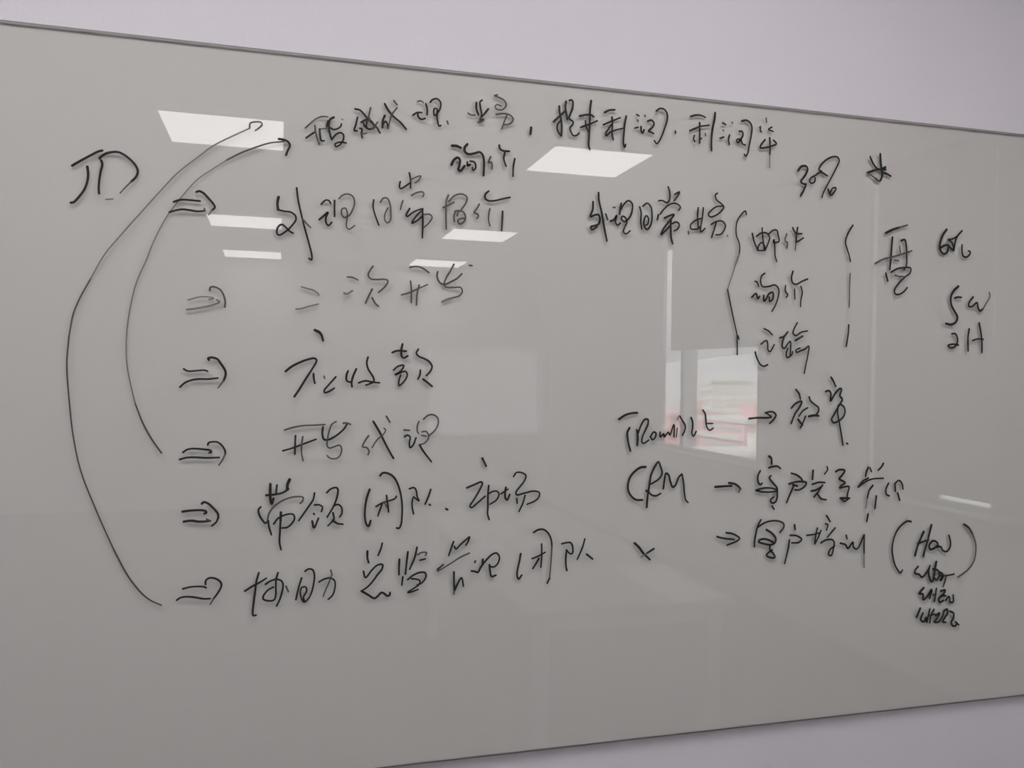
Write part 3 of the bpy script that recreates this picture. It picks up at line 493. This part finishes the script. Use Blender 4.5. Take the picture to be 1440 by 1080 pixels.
('handwritten_character','','seventh line',[[35,0,2023,3581,2018,3445,2019,3320],[35,0,2167,3703,2146,3507,2128,3324],[33,0,2325,3778,2288,3609,2202,3402],[30,1,2336,3648,2411,3683,2491,3675,2473,3628],[30,0,2378,3550,2474,3570],[33,0,2085,3278,2069,3136],[33,0,2170,3226,2265,3296,2374,3338,2470,3327,2485,3257,2417,3158,2335,3122],[30,0,2238,3236,2320,3225,2382,3194,2362,3127,2267,3064,2172,3004,2241,3011,2350,3046]]),
('handwritten_character','','seventh line',[[33,0,2965,3847,2924,3732,2881,3609],[31,0,2980,3764,3008,3717,3092,3794,3204,3886,3249,3919,3219,3830,3184,3776],[28,0,3249,3634,3095,3572,2899,3457,2691,3343],[31,0,2684,3371,2788,3455],[36,0,2978,3314,2980,3162,2989,2996],[28,1,2989,2996,2979,2927],[34,0,2996,2995,3044,3103,3113,3210,3151,3056]]),
('handwritten_character','','seventh line',[[31,0,3358,3490,3351,3463],[34,0,3289,3319,3367,3302,3403,3286,3466,3387,3565,3508,3664,3594,3744,3612,3795,3539,3768,3428,3696,3369,3631,3379],[37,0,3493,3512,3487,3421],[37,0,3617,3408,3628,3295,3655,3203,3734,3220]]),
('handwritten_character','','seventh line',[[37,0,4188,3578,4161,3424,4131,3284,4127,3185,4158,3130,4211,3195],[32,0,4403,3483,4514,3520,4647,3586],[32,0,4577,3738,4581,3517,4569,3319],[35,0,4529,3477,4478,3394,4420,3305],[35,0,4426,3953,4507,3997,4611,3997,4701,3925,4756,3809,4772,3694],[29,1,4772,3694,4764,3509,4752,3310,4735,3125],[35,0,4736,3110,4692,3027]]),
('handwritten_character','','seventh line',[[33,0,4960,3726,5050,3743,5126,3739,5165,3677,5167,3548,5129,3535,5060,3596],[35,0,5052,3610,5039,3439,5049,3295,5065,3237],[33,0,5402,3797,5356,3640,5260,3428],[36,0,5442,3514,5559,3422]]),
# small black cross at the end of the seventh line
('cross_mark','','small black cross at the end of the seventh line',[[46,0,6386,3677,6472,3600,6561,3485,6602,3446],[37,0,6602,3446,6699,3358],[40,0,6776,3557,6625,3475],[21,2,6625,3475,6515,3406]]),
# word above the three capital letters
('handwritten_letter','capital T','word above the three capital letters',[[43,0,6039,5979,6155,6052,6281,6088,6399,6096],[42,0,6251,5818,6208,5738,6218,5607,6243,5490,6273,5394]]),
('handwritten_letter','letter R','word above the three capital letters',[[46,0,6397,5774,6414,5664,6409,5495],[34,0,6406,5664,6475,5854,6552,5971,6616,5971,6618,5883,6556,5751,6510,5648,6504,5546,6544,5531,6638,5588]]),
('handwritten_letter','small letter o','word above the three capital letters',[[34,0,6669,5647,6732,5735,6780,5720,6766,5632,6710,5595,6673,5647]]),
('handwritten_letter','small m-like letter','word above the three capital letters',[[34,0,6869,5734,6870,5645,6942,5704,6951,5645,7038,5733,7064,5674,7149,5881,7153,5643],[28,1,7216,5806,7202,5643]]),
('handwritten_letter','curved stroke letter','word above the three capital letters',[[34,0,7264,6036,7328,5940,7382,5850,7372,5761,7324,5672],[28,2,7213,5970,7252,6041]]),
('handwritten_letter','hooked letter','word above the three capital letters',[[35,0,7499,6006,7533,5924,7535,5805,7520,5715,7554,5655,7611,5744]]),
('handwritten_letter','small letter t','word above the three capital letters',[[35,0,7744,6148,7795,6073,7814,5938,7833,5833,7892,5765,7967,5803],[29,0,7848,5893,7957,5893]]),
# three capital letters CRM
('handwritten_letter','large curved letter C','three capital letters CRM',[[43,0,6583,5089,6487,5083,6377,5019,6276,4904,6236,4773,6244,4656,6306,4552,6402,4484,6529,4476]]),
('handwritten_letter','letter R','three capital letters CRM',[[43,0,6606,4647,6663,4602],[40,0,6619,4338,6632,4529,6661,4734,6697,4940,6775,5101,6841,5181,6888,5084,6919,4965,6859,4863,6700,4770],[37,0,6661,4734,6654,4631,6703,4571,6800,4546,6896,4588]]),
('handwritten_letter','letter M','three capital letters CRM',[[40,0,6951,4676,6972,4845,7003,4963,7052,4933,7095,4798,7145,4701,7201,4737,7264,4884,7329,4942],[34,0,7329,4942,7364,4792,7384,4598,7419,4448,7466,4402]]),
# single arrow of the right column, topmost
('arrow_mark','small black single arrow','single arrow of the right column, topmost',[[39,0,8731,5985,8923,6000,9131,5999,9218,6011],[39,0,9086,6096,9216,6119,9286,6096,9322,6050,9271,5965,9185,5889],[33,0,9112,6088,9217,6027]]),
# first entry of the right column
('handwritten_character','','first entry of the right column',[[40,0,9756,6553,9825,6476,9862,6367],[40,0,9662,6189,9757,6282,9890,6321,9848,6212,9744,6073,9663,5887],[33,0,10030,6197,9921,6135,9830,6026],[43,0,9817,5964,9917,5855],[37,0,9980,6026,9942,5933,9874,5801],[37,0,10058,6407,10086,6337,10187,6260,10274,6197,10271,6119,10218,6057],[47,0,10057,6026,10173,6045,10281,6038]]),
('handwritten_character','','first entry of the right column',[[41,0,10552,6802,10612,6716,10660,6622],[41,0,10434,6519,10507,6535,10553,6480,10547,6331,10653,6481,10761,6579,10798,6568,10764,6434,10821,6364,10750,6246,10644,6072,10582,5963,10629,5900,10720,5923,10847,6009,10890,6120,10861,6214,10795,6261],[37,0,10731,6245,10716,6120,10757,5915,10807,5694,10855,5449],[38,0,10940,5488,10968,5472]]),
# single arrow of the right column, middle
('arrow_mark','small black single arrow','single arrow of the right column, middle',[[42,0,8029,4684,8197,4691,8383,4697],[45,0,8322,4753,8450,4730,8536,4675,8575,4629],[32,1,8563,4637,8538,4569]]),
# second entry of the right column
('handwritten_character','','second entry of the right column',[[49,0,9189,5252,9233,5212,9244,5105],[39,0,9184,5029,9271,5050,9376,5053,9444,5009],[39,0,8995,4971,8948,4880,8955,4757,9000,4703,9042,4732],[39,0,9231,4871,9197,4836,9277,4735,9367,4640,9385,4578],[36,0,8907,4598,9018,4626,9157,4638,9332,4610,9377,4578,9246,4558,9054,4563,8924,4590],[39,0,9377,4578,9379,4455,9346,4363,9267,4342,9231,4397,9300,4457],[39,0,9269,4281,9314,4218]]),
('handwritten_character','','second entry of the right column',[[40,0,9687,4912,9821,4870,9930,4782,9940,4735],[40,0,9638,4703,9788,4739,9949,4743,10030,4718,9986,4641,9863,4582,9774,4584],[47,0,9727,4686,9825,4660],[40,0,9745,4662,9677,4524,9592,4341]]),
('handwritten_character','','second entry of the right column',[[47,0,10177,4957,10166,4785],[34,0,10492,5029,10512,4974,10441,4881],[40,0,10165,4684,10308,4720,10453,4712],[40,0,10141,4551,10257,4572,10356,4624],[37,0,10400,4663,10294,4524,10206,4433],[40,0,10277,4509,10369,4397,10488,4370]]),
('handwritten_character','','second entry of the right column',[[41,0,10695,4924,10777,4961,10906,4943,10852,4857,10781,4780,10836,4747,10920,4698,10820,4637,10794,4598,10913,4619,11014,4617,10989,4506,10964,4380],[45,0,10816,4392,11028,4387],[34,0,10826,4384,10919,4326,11010,4379]]),
('handwritten_character','','second entry of the right column',[[41,0,11459,4997,11417,4910,11401,4815],[35,0,11500,4988,11539,4908],[42,0,11819,5071,11773,4999,11699,4937],[41,0,11228,4604,11337,4721,11467,4781],[35,0,11246,4611,11394,4703,11543,4756,11674,4769,11826,4769],[42,0,11574,4627,11491,4526,11448,4367],[45,0,11663,4409,11651,4298,11635,4162],[28,2,11448,4367,11424,4176],[42,0,11474,4047,11448,3912]]),
('handwritten_character','','second entry of the right column',[[38,0,11952,4667,11888,4532,11909,4435,11976,4409],[46,0,12105,4655,12118,4502],[39,0,12123,4671,12199,4718,12277,4651,12305,4538],[46,0,12176,4460,12227,4313]]),
# single arrow of the right column, lowest
('arrow_mark','small black single arrow','single arrow of the right column, lowest',[[38,0,8088,3731,8215,3696,8453,3662],[36,0,8281,3799,8400,3779,8520,3725,8572,3677,8521,3633,8302,3559]]),
# third entry of the right column
('handwritten_character','','third entry of the right column',[[39,0,9027,4019,8963,3899,8923,3747,8896,3595,8898,3503],[36,0,8963,3876,9083,3948,9239,3989,9415,3983,9530,3932,9540,3862,9454,3757],[43,0,9155,3823,9279,3749,9360,3653,9352,3568,9257,3526,9126,3547,8986,3599,9020,3636,9159,3638,9300,3578],[39,0,9240,3519,9242,3426,9322,3346,9349,3275,9236,3280,9165,3330,9199,3367,9294,3424]]),
('handwritten_character','','third entry of the right column',[[43,0,9778,3892,9793,3806],[37,0,9685,3694,9827,3681,9945,3606,9883,3546,9723,3545],[40,0,9669,3602,9646,3440,9572,3148]]),
('handwritten_character','','third entry of the right column',[[34,0,10059,3679,10203,3689,10365,3722],[37,0,10300,3811,10266,3695,10243,3500],[34,0,10382,3769,10313,3615,10252,3507],[41,0,10503,4055,10588,3934],[34,0,10480,3891,10534,3873,10509,3764],[34,0,10709,3804,10602,3697,10531,3622],[37,0,10387,3517,10495,3568,10641,3570,10688,3521,10673,3379,10629,3255,10565,3274,10591,3367,10699,3441]]),
('handwritten_character','','third entry of the right column',[[38,0,10970,3644,10990,3571],[41,0,10835,3491,10956,3454,11013,3380,11131,3502,11142,3406,11227,3355,11344,3541,11389,3635],[38,0,11394,3635,11394,3411,11397,3252],[28,2,11397,3252,11403,2980]]),
# round brackets at the lower right
('bracket_mark','large black opening bracket','round brackets at the lower right',[[42,0,12518,3864,12430,3878,12287,3802,12165,3669,12092,3495,12068,3302,12101,3107],[39,0,12101,3107,12162,2958,12280,2823,12331,2877]]),
('bracket_mark','large thin closing bracket','round brackets at the lower right',[[48,0,13847,3763,13970,3684,14071,3547],[37,1,14071,3547,14151,3360,14162,3160,14110,2962,13971,2803,13712,2658]]),
# word How inside the round brackets
('handwritten_letter','letter H','word How inside the round brackets',[[50,0,12835,3644,12760,3500,12685,3340,12631,3163],[50,0,13024,3776,12973,3590,12909,3379,12836,3138],[43,0,12693,3405,12820,3440,12956,3467]]),
('handwritten_letter','small letter o','word How inside the round brackets',[[47,0,13055,3447,12979,3360,13000,3277,13099,3290,13196,3367,13135,3436,13055,3447]]),
('handwritten_letter','letter w','word How inside the round brackets',[[44,0,13177,3319,13266,3315,13318,3239,13418,3210,13496,3289,13509,3404,13466,3546]]),
# word What inside the round brackets
('handwritten_word','smudged short word','word What inside the round brackets',[[46,0,12714,2931,12638,2853,12639,2796,12737,2767,12817,2706,12933,2806,13008,2933],[47,0,13008,2933,12972,2804,13056,2595,13131,2746],[54,0,13164,3008,13129,2829,13095,2617],[43,0,13089,2863,13208,2825,13250,2724,13173,2629,13133,2664],[43,0,13249,2790,13330,2736,13273,2607,13350,2702],[36,0,13251,2716,13430,2706,13620,2729],[40,0,13420,2707,13393,2601,13346,2480]]),
# first smudged word under the brackets
('handwritten_word','smudged short word','first smudged word under the brackets',[[50,0,12861,2482,12756,2374,12845,2352,12857,2237,12964,2313,13059,2438,13014,2261],[47,0,13178,2448,13134,2188],[33,0,13092,2322,13180,2333],[47,0,13288,2393,13397,2403,13359,2323,13242,2231,13264,2163,13363,2190],[44,0,13300,2293,13420,2286],[44,0,13422,2195,13491,2265,13522,2197,13513,2157,13604,2143,13604,2292]]),
# second smudged word under the brackets
('handwritten_word','smudged short word','second smudged word under the brackets',[[50,0,12783,2062,12699,1888],[43,0,12854,1959,12798,1832,12878,1778,12935,1872,12947,1756,13020,2031],[43,0,13128,2016,13052,1897,13026,1751],[40,0,13032,1898,13150,1924],[43,0,13171,1889,13269,1933,13173,1791,13134,1760,13254,1752,13350,1878,13368,1959],[47,0,13368,1959,13457,2003,13469,1920,13411,1841,13353,1746,13433,1732],[47,0,13528,1957,13619,1910,13622,1810,13573,1731,13595,1655,13676,1641,13715,1688],[40,0,13674,1724,13766,1655]]),
# opening brace of the middle notes
('brace_mark','thin black opening brace','opening brace of the middle notes',[[29,0,8601,9898,8582,9965,8474,9867,8408,9758,8385,9606,8396,9486,8449,9368,8471,9264,8462,9128],[26,2,8462,9128,8422,9005,8357,8851]]),
('brace_mark','lower half of the thin opening brace','opening brace of the middle notes',[[25,2,8437,9096,8341,8790,8277,8607,8226,8447],[29,0,8226,8447,8303,8126,8376,7842,8439,7602,8450,7466,8455,7209],[29,0,8465,7572,8487,7505]]),
# closing brace of the middle notes
('brace_mark','thin closing brace, upper curve','closing brace of the middle notes',[[34,0,10995,9838,10915,9723,10844,9578,10828,9483,10867,9360,10916,9237,10950,9113],[27,1,10951,8877,10941,8656,10944,8373]]),
('brace_mark','thin closing brace, lower stroke','closing brace of the middle notes',[[28,1,10945,8373,10940,8203]]),
('brace_mark','thin closing brace, last stroke','closing brace of the middle notes',[[37,0,10939,7849,10934,7707,10890,7423]]),
]

def smooth(P, n=5):
    if len(P) < 3:
        return P
    Q = [P[0] * 2 - P[1]] + P + [P[-1] * 2 - P[-2]]
    out = [P[0]]
    for i in range(1, len(Q) - 2):
        p0, p1, p2, p3 = Q[i - 1:i + 3]
        t0 = 0.0
        t1 = t0 + max((p1 - p0).length, 1e-5) ** 0.5
        t2 = t1 + max((p2 - p1).length, 1e-5) ** 0.5
        t3 = t2 + max((p3 - p2).length, 1e-5) ** 0.5
        for k in range(1, n + 1):
            t = t1 + (t2 - t1) * k / n
            a1 = p0 * ((t1 - t) / (t1 - t0)) + p1 * ((t - t0) / (t1 - t0))
            a2 = p1 * ((t2 - t) / (t2 - t1)) + p2 * ((t - t1) / (t2 - t1))
            a3 = p2 * ((t3 - t) / (t3 - t2)) + p3 * ((t - t2) / (t3 - t2))
            b1 = a1 * ((t2 - t) / (t2 - t0)) + a2 * ((t - t0) / (t2 - t0))
            b2 = a2 * ((t3 - t) / (t3 - t1)) + a3 * ((t - t1) / (t3 - t1))
            out.append(b1 * ((t2 - t) / (t2 - t1)) + b2 * ((t - t1) / (t2 - t1)))
    return out

def stroke(bm, P, w, y, mi):
    P = smooth(P)
    Q = [P[0]]
    for p in P[1:]:
        if (p - Q[-1]).length > 2e-4:
            Q.append(p)
    if len(Q) < 2:
        Q.append(Q[0] + Vector((2e-4, 0)))
    n = len(Q)
    L, R = [], []
    for i, p in enumerate(Q):
        d = (Q[min(i + 1, n - 1)] - Q[max(i - 1, 0)]).normalized()
        nn = Vector((-d.y, d.x))
        # pen pressure: slightly fuller at the start, tapering at the end
        s = i / (n - 1)
        k = w * 0.51 * (1.04 - 0.10 * s + 0.05 * math.sin(7 * s + w * 9e3))
        L.append(bm.verts.new((p.x + nn.x * k, y, p.y + nn.y * k)))
        R.append(bm.verts.new((p.x - nn.x * k, y, p.y - nn.y * k)))
    for i in range(n - 1):
        try:
            f = bm.faces.new((L[i], R[i], R[i + 1], L[i + 1])); f.material_index = mi
        except ValueError:
            pass
    for idx, sgn in ((0, -1), (n - 1, 1)):
        p = Q[idx]
        d = (Q[min(idx + 1, n - 1)] - Q[max(idx - 1, 0)]).normalized() * sgn
        nn = Vector((-d.y, d.x)) * sgn
        k = (Vector((L[idx].co.x, L[idx].co.z)) - p).length
        ring = []
        for a in (30, 60, 90, 120, 150):
            ca, sa = math.cos(math.radians(a)), math.sin(math.radians(a))
            q = p + nn * (k * ca) + d * (k * sa)
            ring.append(bm.verts.new((q.x, y, q.y)))
        f = bm.faces.new([L[idx]] + ring + [R[idx]]); f.material_index = mi

for i, (name, lab, line, strokes) in enumerate(INK):
    bm = bmesh.new()
    xs = [s[2] for s in strokes]
    zs = [s[3] for s in strokes]
    ox, oz = sum(xs) / len(xs) * 1e-4, sum(zs) / len(zs) * 1e-4
    for q, s in enumerate(strokes):
        P = [Vector((s[k] * 1e-4 - ox, s[k + 1] * 1e-4 - oz)) for k in range(2, len(s), 2)]
        mi = s[1]
        if mi == 0 and s[0] < 29:
            mi = 3
        stroke(bm, P, s[0] * 1e-4, -0.00012 - 0.000012 * q - 0.0001 * (i % 3), mi)
    for f in bm.faces:
        f.normal_update()
        if f.normal.y > 0:
            f.normal_flip()
    o = obj(name, bm, M_INK, board, (ox, 0, oz))
    o['label'] = (lab + ', ' + line) if lab and lab not in line else (line if lab else 'black marker character, ' + line)

# ------------------------------------------------------------------ table (seen only as a reflection), sheets added for a pale patch
def table():
    r = empty('meeting_table', (1.2, -2.3, 0))
    tag(r, 'grey laminate meeting table mirrored faintly in the lower right of the board', 'table')
    boxes('tabletop', [(-0.38, 0.40, -1.15, 1.05, 0.715, 0.745)], M_TABLE, r, bevel=0.004)
    for x in (-0.32, 0.34):
        for y in (-1.08, 0.98):
            boxes('leg', [(x - 0.025, x + 0.025, y - 0.025, y + 0.025, 0.0, 0.715)], M_METAL, r, bevel=0.003)
    for y in (-1.06, 0.94):
        boxes('apron', [(-0.29, 0.31, y, y + 0.02, 0.65, 0.7149)], M_METAL, r)
table()
def paper(x, y, rot, label):
    bm = bmesh.new()
    nx, ny = 6, 8
    vs = [[bm.verts.new(((i / nx - 0.5) * 0.21, (j / ny - 0.5) * 0.297, 0.0006 + 0.003 * (i / nx) ** 4)) for j in range(ny + 1)] for i in range(nx + 1)]
    for i in range(nx):
        for j in range(ny):
            bm.faces.new((vs[i][j], vs[i + 1][j], vs[i + 1][j + 1], vs[i][j + 1]))
    o = obj('pale_patch_sheet', bm, M_PAPER, None, (x, y, 0.7455))
    o.rotation_euler.z = rot
    md = o.modifiers.new('thickness', 'SOLIDIFY')
    md.thickness = 0.0004
    tag(o, label, 'paper', 'white sheets added on the table for a pale reflected patch')
paper(1.455, -1.68, 0.12, 'white sheet added for a pale reflected patch, far corner of the grey table')  # both sheets are added to give a pale patch in the glass
paper(1.46, -1.42, -0.08, 'white sheet added for a pale reflected patch, table corner nearest the board')

# ------------------------------------------------------------------ city outside the side window
M_PINK = mat('rose_render', (0.74, 0.40, 0.42), 0.8, 0.2, noise=0.05, nscale=0.2)
M_PALE = mat('white_render', (0.80, 0.78, 0.74), 0.8, 0.2, noise=0.05, nscale=0.2)
M_CREAM = mat('cream_render', (0.78, 0.74, 0.60), 0.8, 0.2, noise=0.05, nscale=0.2)
M_DARKW = mat('facade_windows', (0.35, 0.37, 0.40), 0.3, 0.5)
M_GROUND = mat('city_ground', (0.45, 0.46, 0.44), 0.9, 0.2, noise=0.25, nscale=0.03)
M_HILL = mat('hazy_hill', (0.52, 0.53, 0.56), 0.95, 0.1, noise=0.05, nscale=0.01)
GZ = -45.0
struct(boxes('ground', [(6, 2600, -2600, 1200, GZ - 1, GZ)], M_GROUND))

def building(x, y0, y1, ztop, depth, body, band, nfl, label):
    """Block whose banded front faces the window side (-X)."""
    r = empty('city_building', (x, (y0 + y1) / 2, GZ))
    tag(r, label, 'building', 'city blocks outside the side window')
    hw, h = (y1 - y0) / 2, ztop - GZ
    boxes('wall', [(0, depth, -hw, hw, 0, h)], body, r)
    boxes('roof', [(-0.5, depth + 0.5, -hw - 0.5, hw + 0.5, h, h + 0.7)], band, r)
    st = 3.1
    for k in range(nfl):
        z = h - st * (k + 1)
        if z < 1:
            break
        boxes('balcony_band', [(-1.0, 0.05, -hw + 0.4, hw - 0.4, z, z + 0.8)], band, r)
        boxes('window_band', [(-0.12, 0.05, -hw + 1.2, hw - 1.2, z + 1.4, z + 2.2)], M_DARKW, r)
    boxes('roof_house', [(depth * 0.4, depth * 0.7, -hw * 0.3, hw * 0.2, h + 0.7, h + 3.2)], body, r)
building(80, -147, -131, -6.8, 14, M_PINK, M_PALE, 7, 'rose coloured block with white balcony bands, middle of the window')
building(84, -176, -169, -7.4, 14, M_PINK, M_PINK, 7, 'rose coloured block behind the window post')
building(96, -166, -153, -3.6, 16, M_CREAM, M_PALE, 9, 'cream and white block rising behind the rose block')
building(70, -124, -117, -11.0, 12, M_PALE, M_PALE, 8, 'low white block at the near side of the window')
building(130, -243, -233, 0.0, 14, M_PALE, M_PALE, 10, 'distant tall white block under the hills')
building(60, -109, -90, -15.0, 20, M_PALE, M_CREAM, 6, 'low pale block in front of the rose block')

def hills():
    bm = bmesh.new()
    n = 60
    rows = []
    for i in range(n + 1):
        t = i / n
        y = -2500 + 3300 * t
        ht = 20 + 38 * (0.5 + 0.5 * math.sin(t * 9 + 1)) + 16 * math.sin(t * 31) + 7 * math.sin(t * 73)
        rows.append([bm.verts.new((900, y, GZ)), bm.verts.new((1150, y, GZ + 45 + ht * 0.5)), bm.verts.new((1450, y, GZ + 45 + ht)), bm.verts.new((1900, y, GZ))])
    for p, q in zip(rows[:-1], rows[1:]):
        for k in range(3):
            bm.faces.new((p[k], q[k], q[k + 1], p[k + 1]))
    o = obj('hill_ridge', bm, M_HILL)
    for pl in o.data.polygons:
        pl.use_smooth = True
    struct(o)
hills()
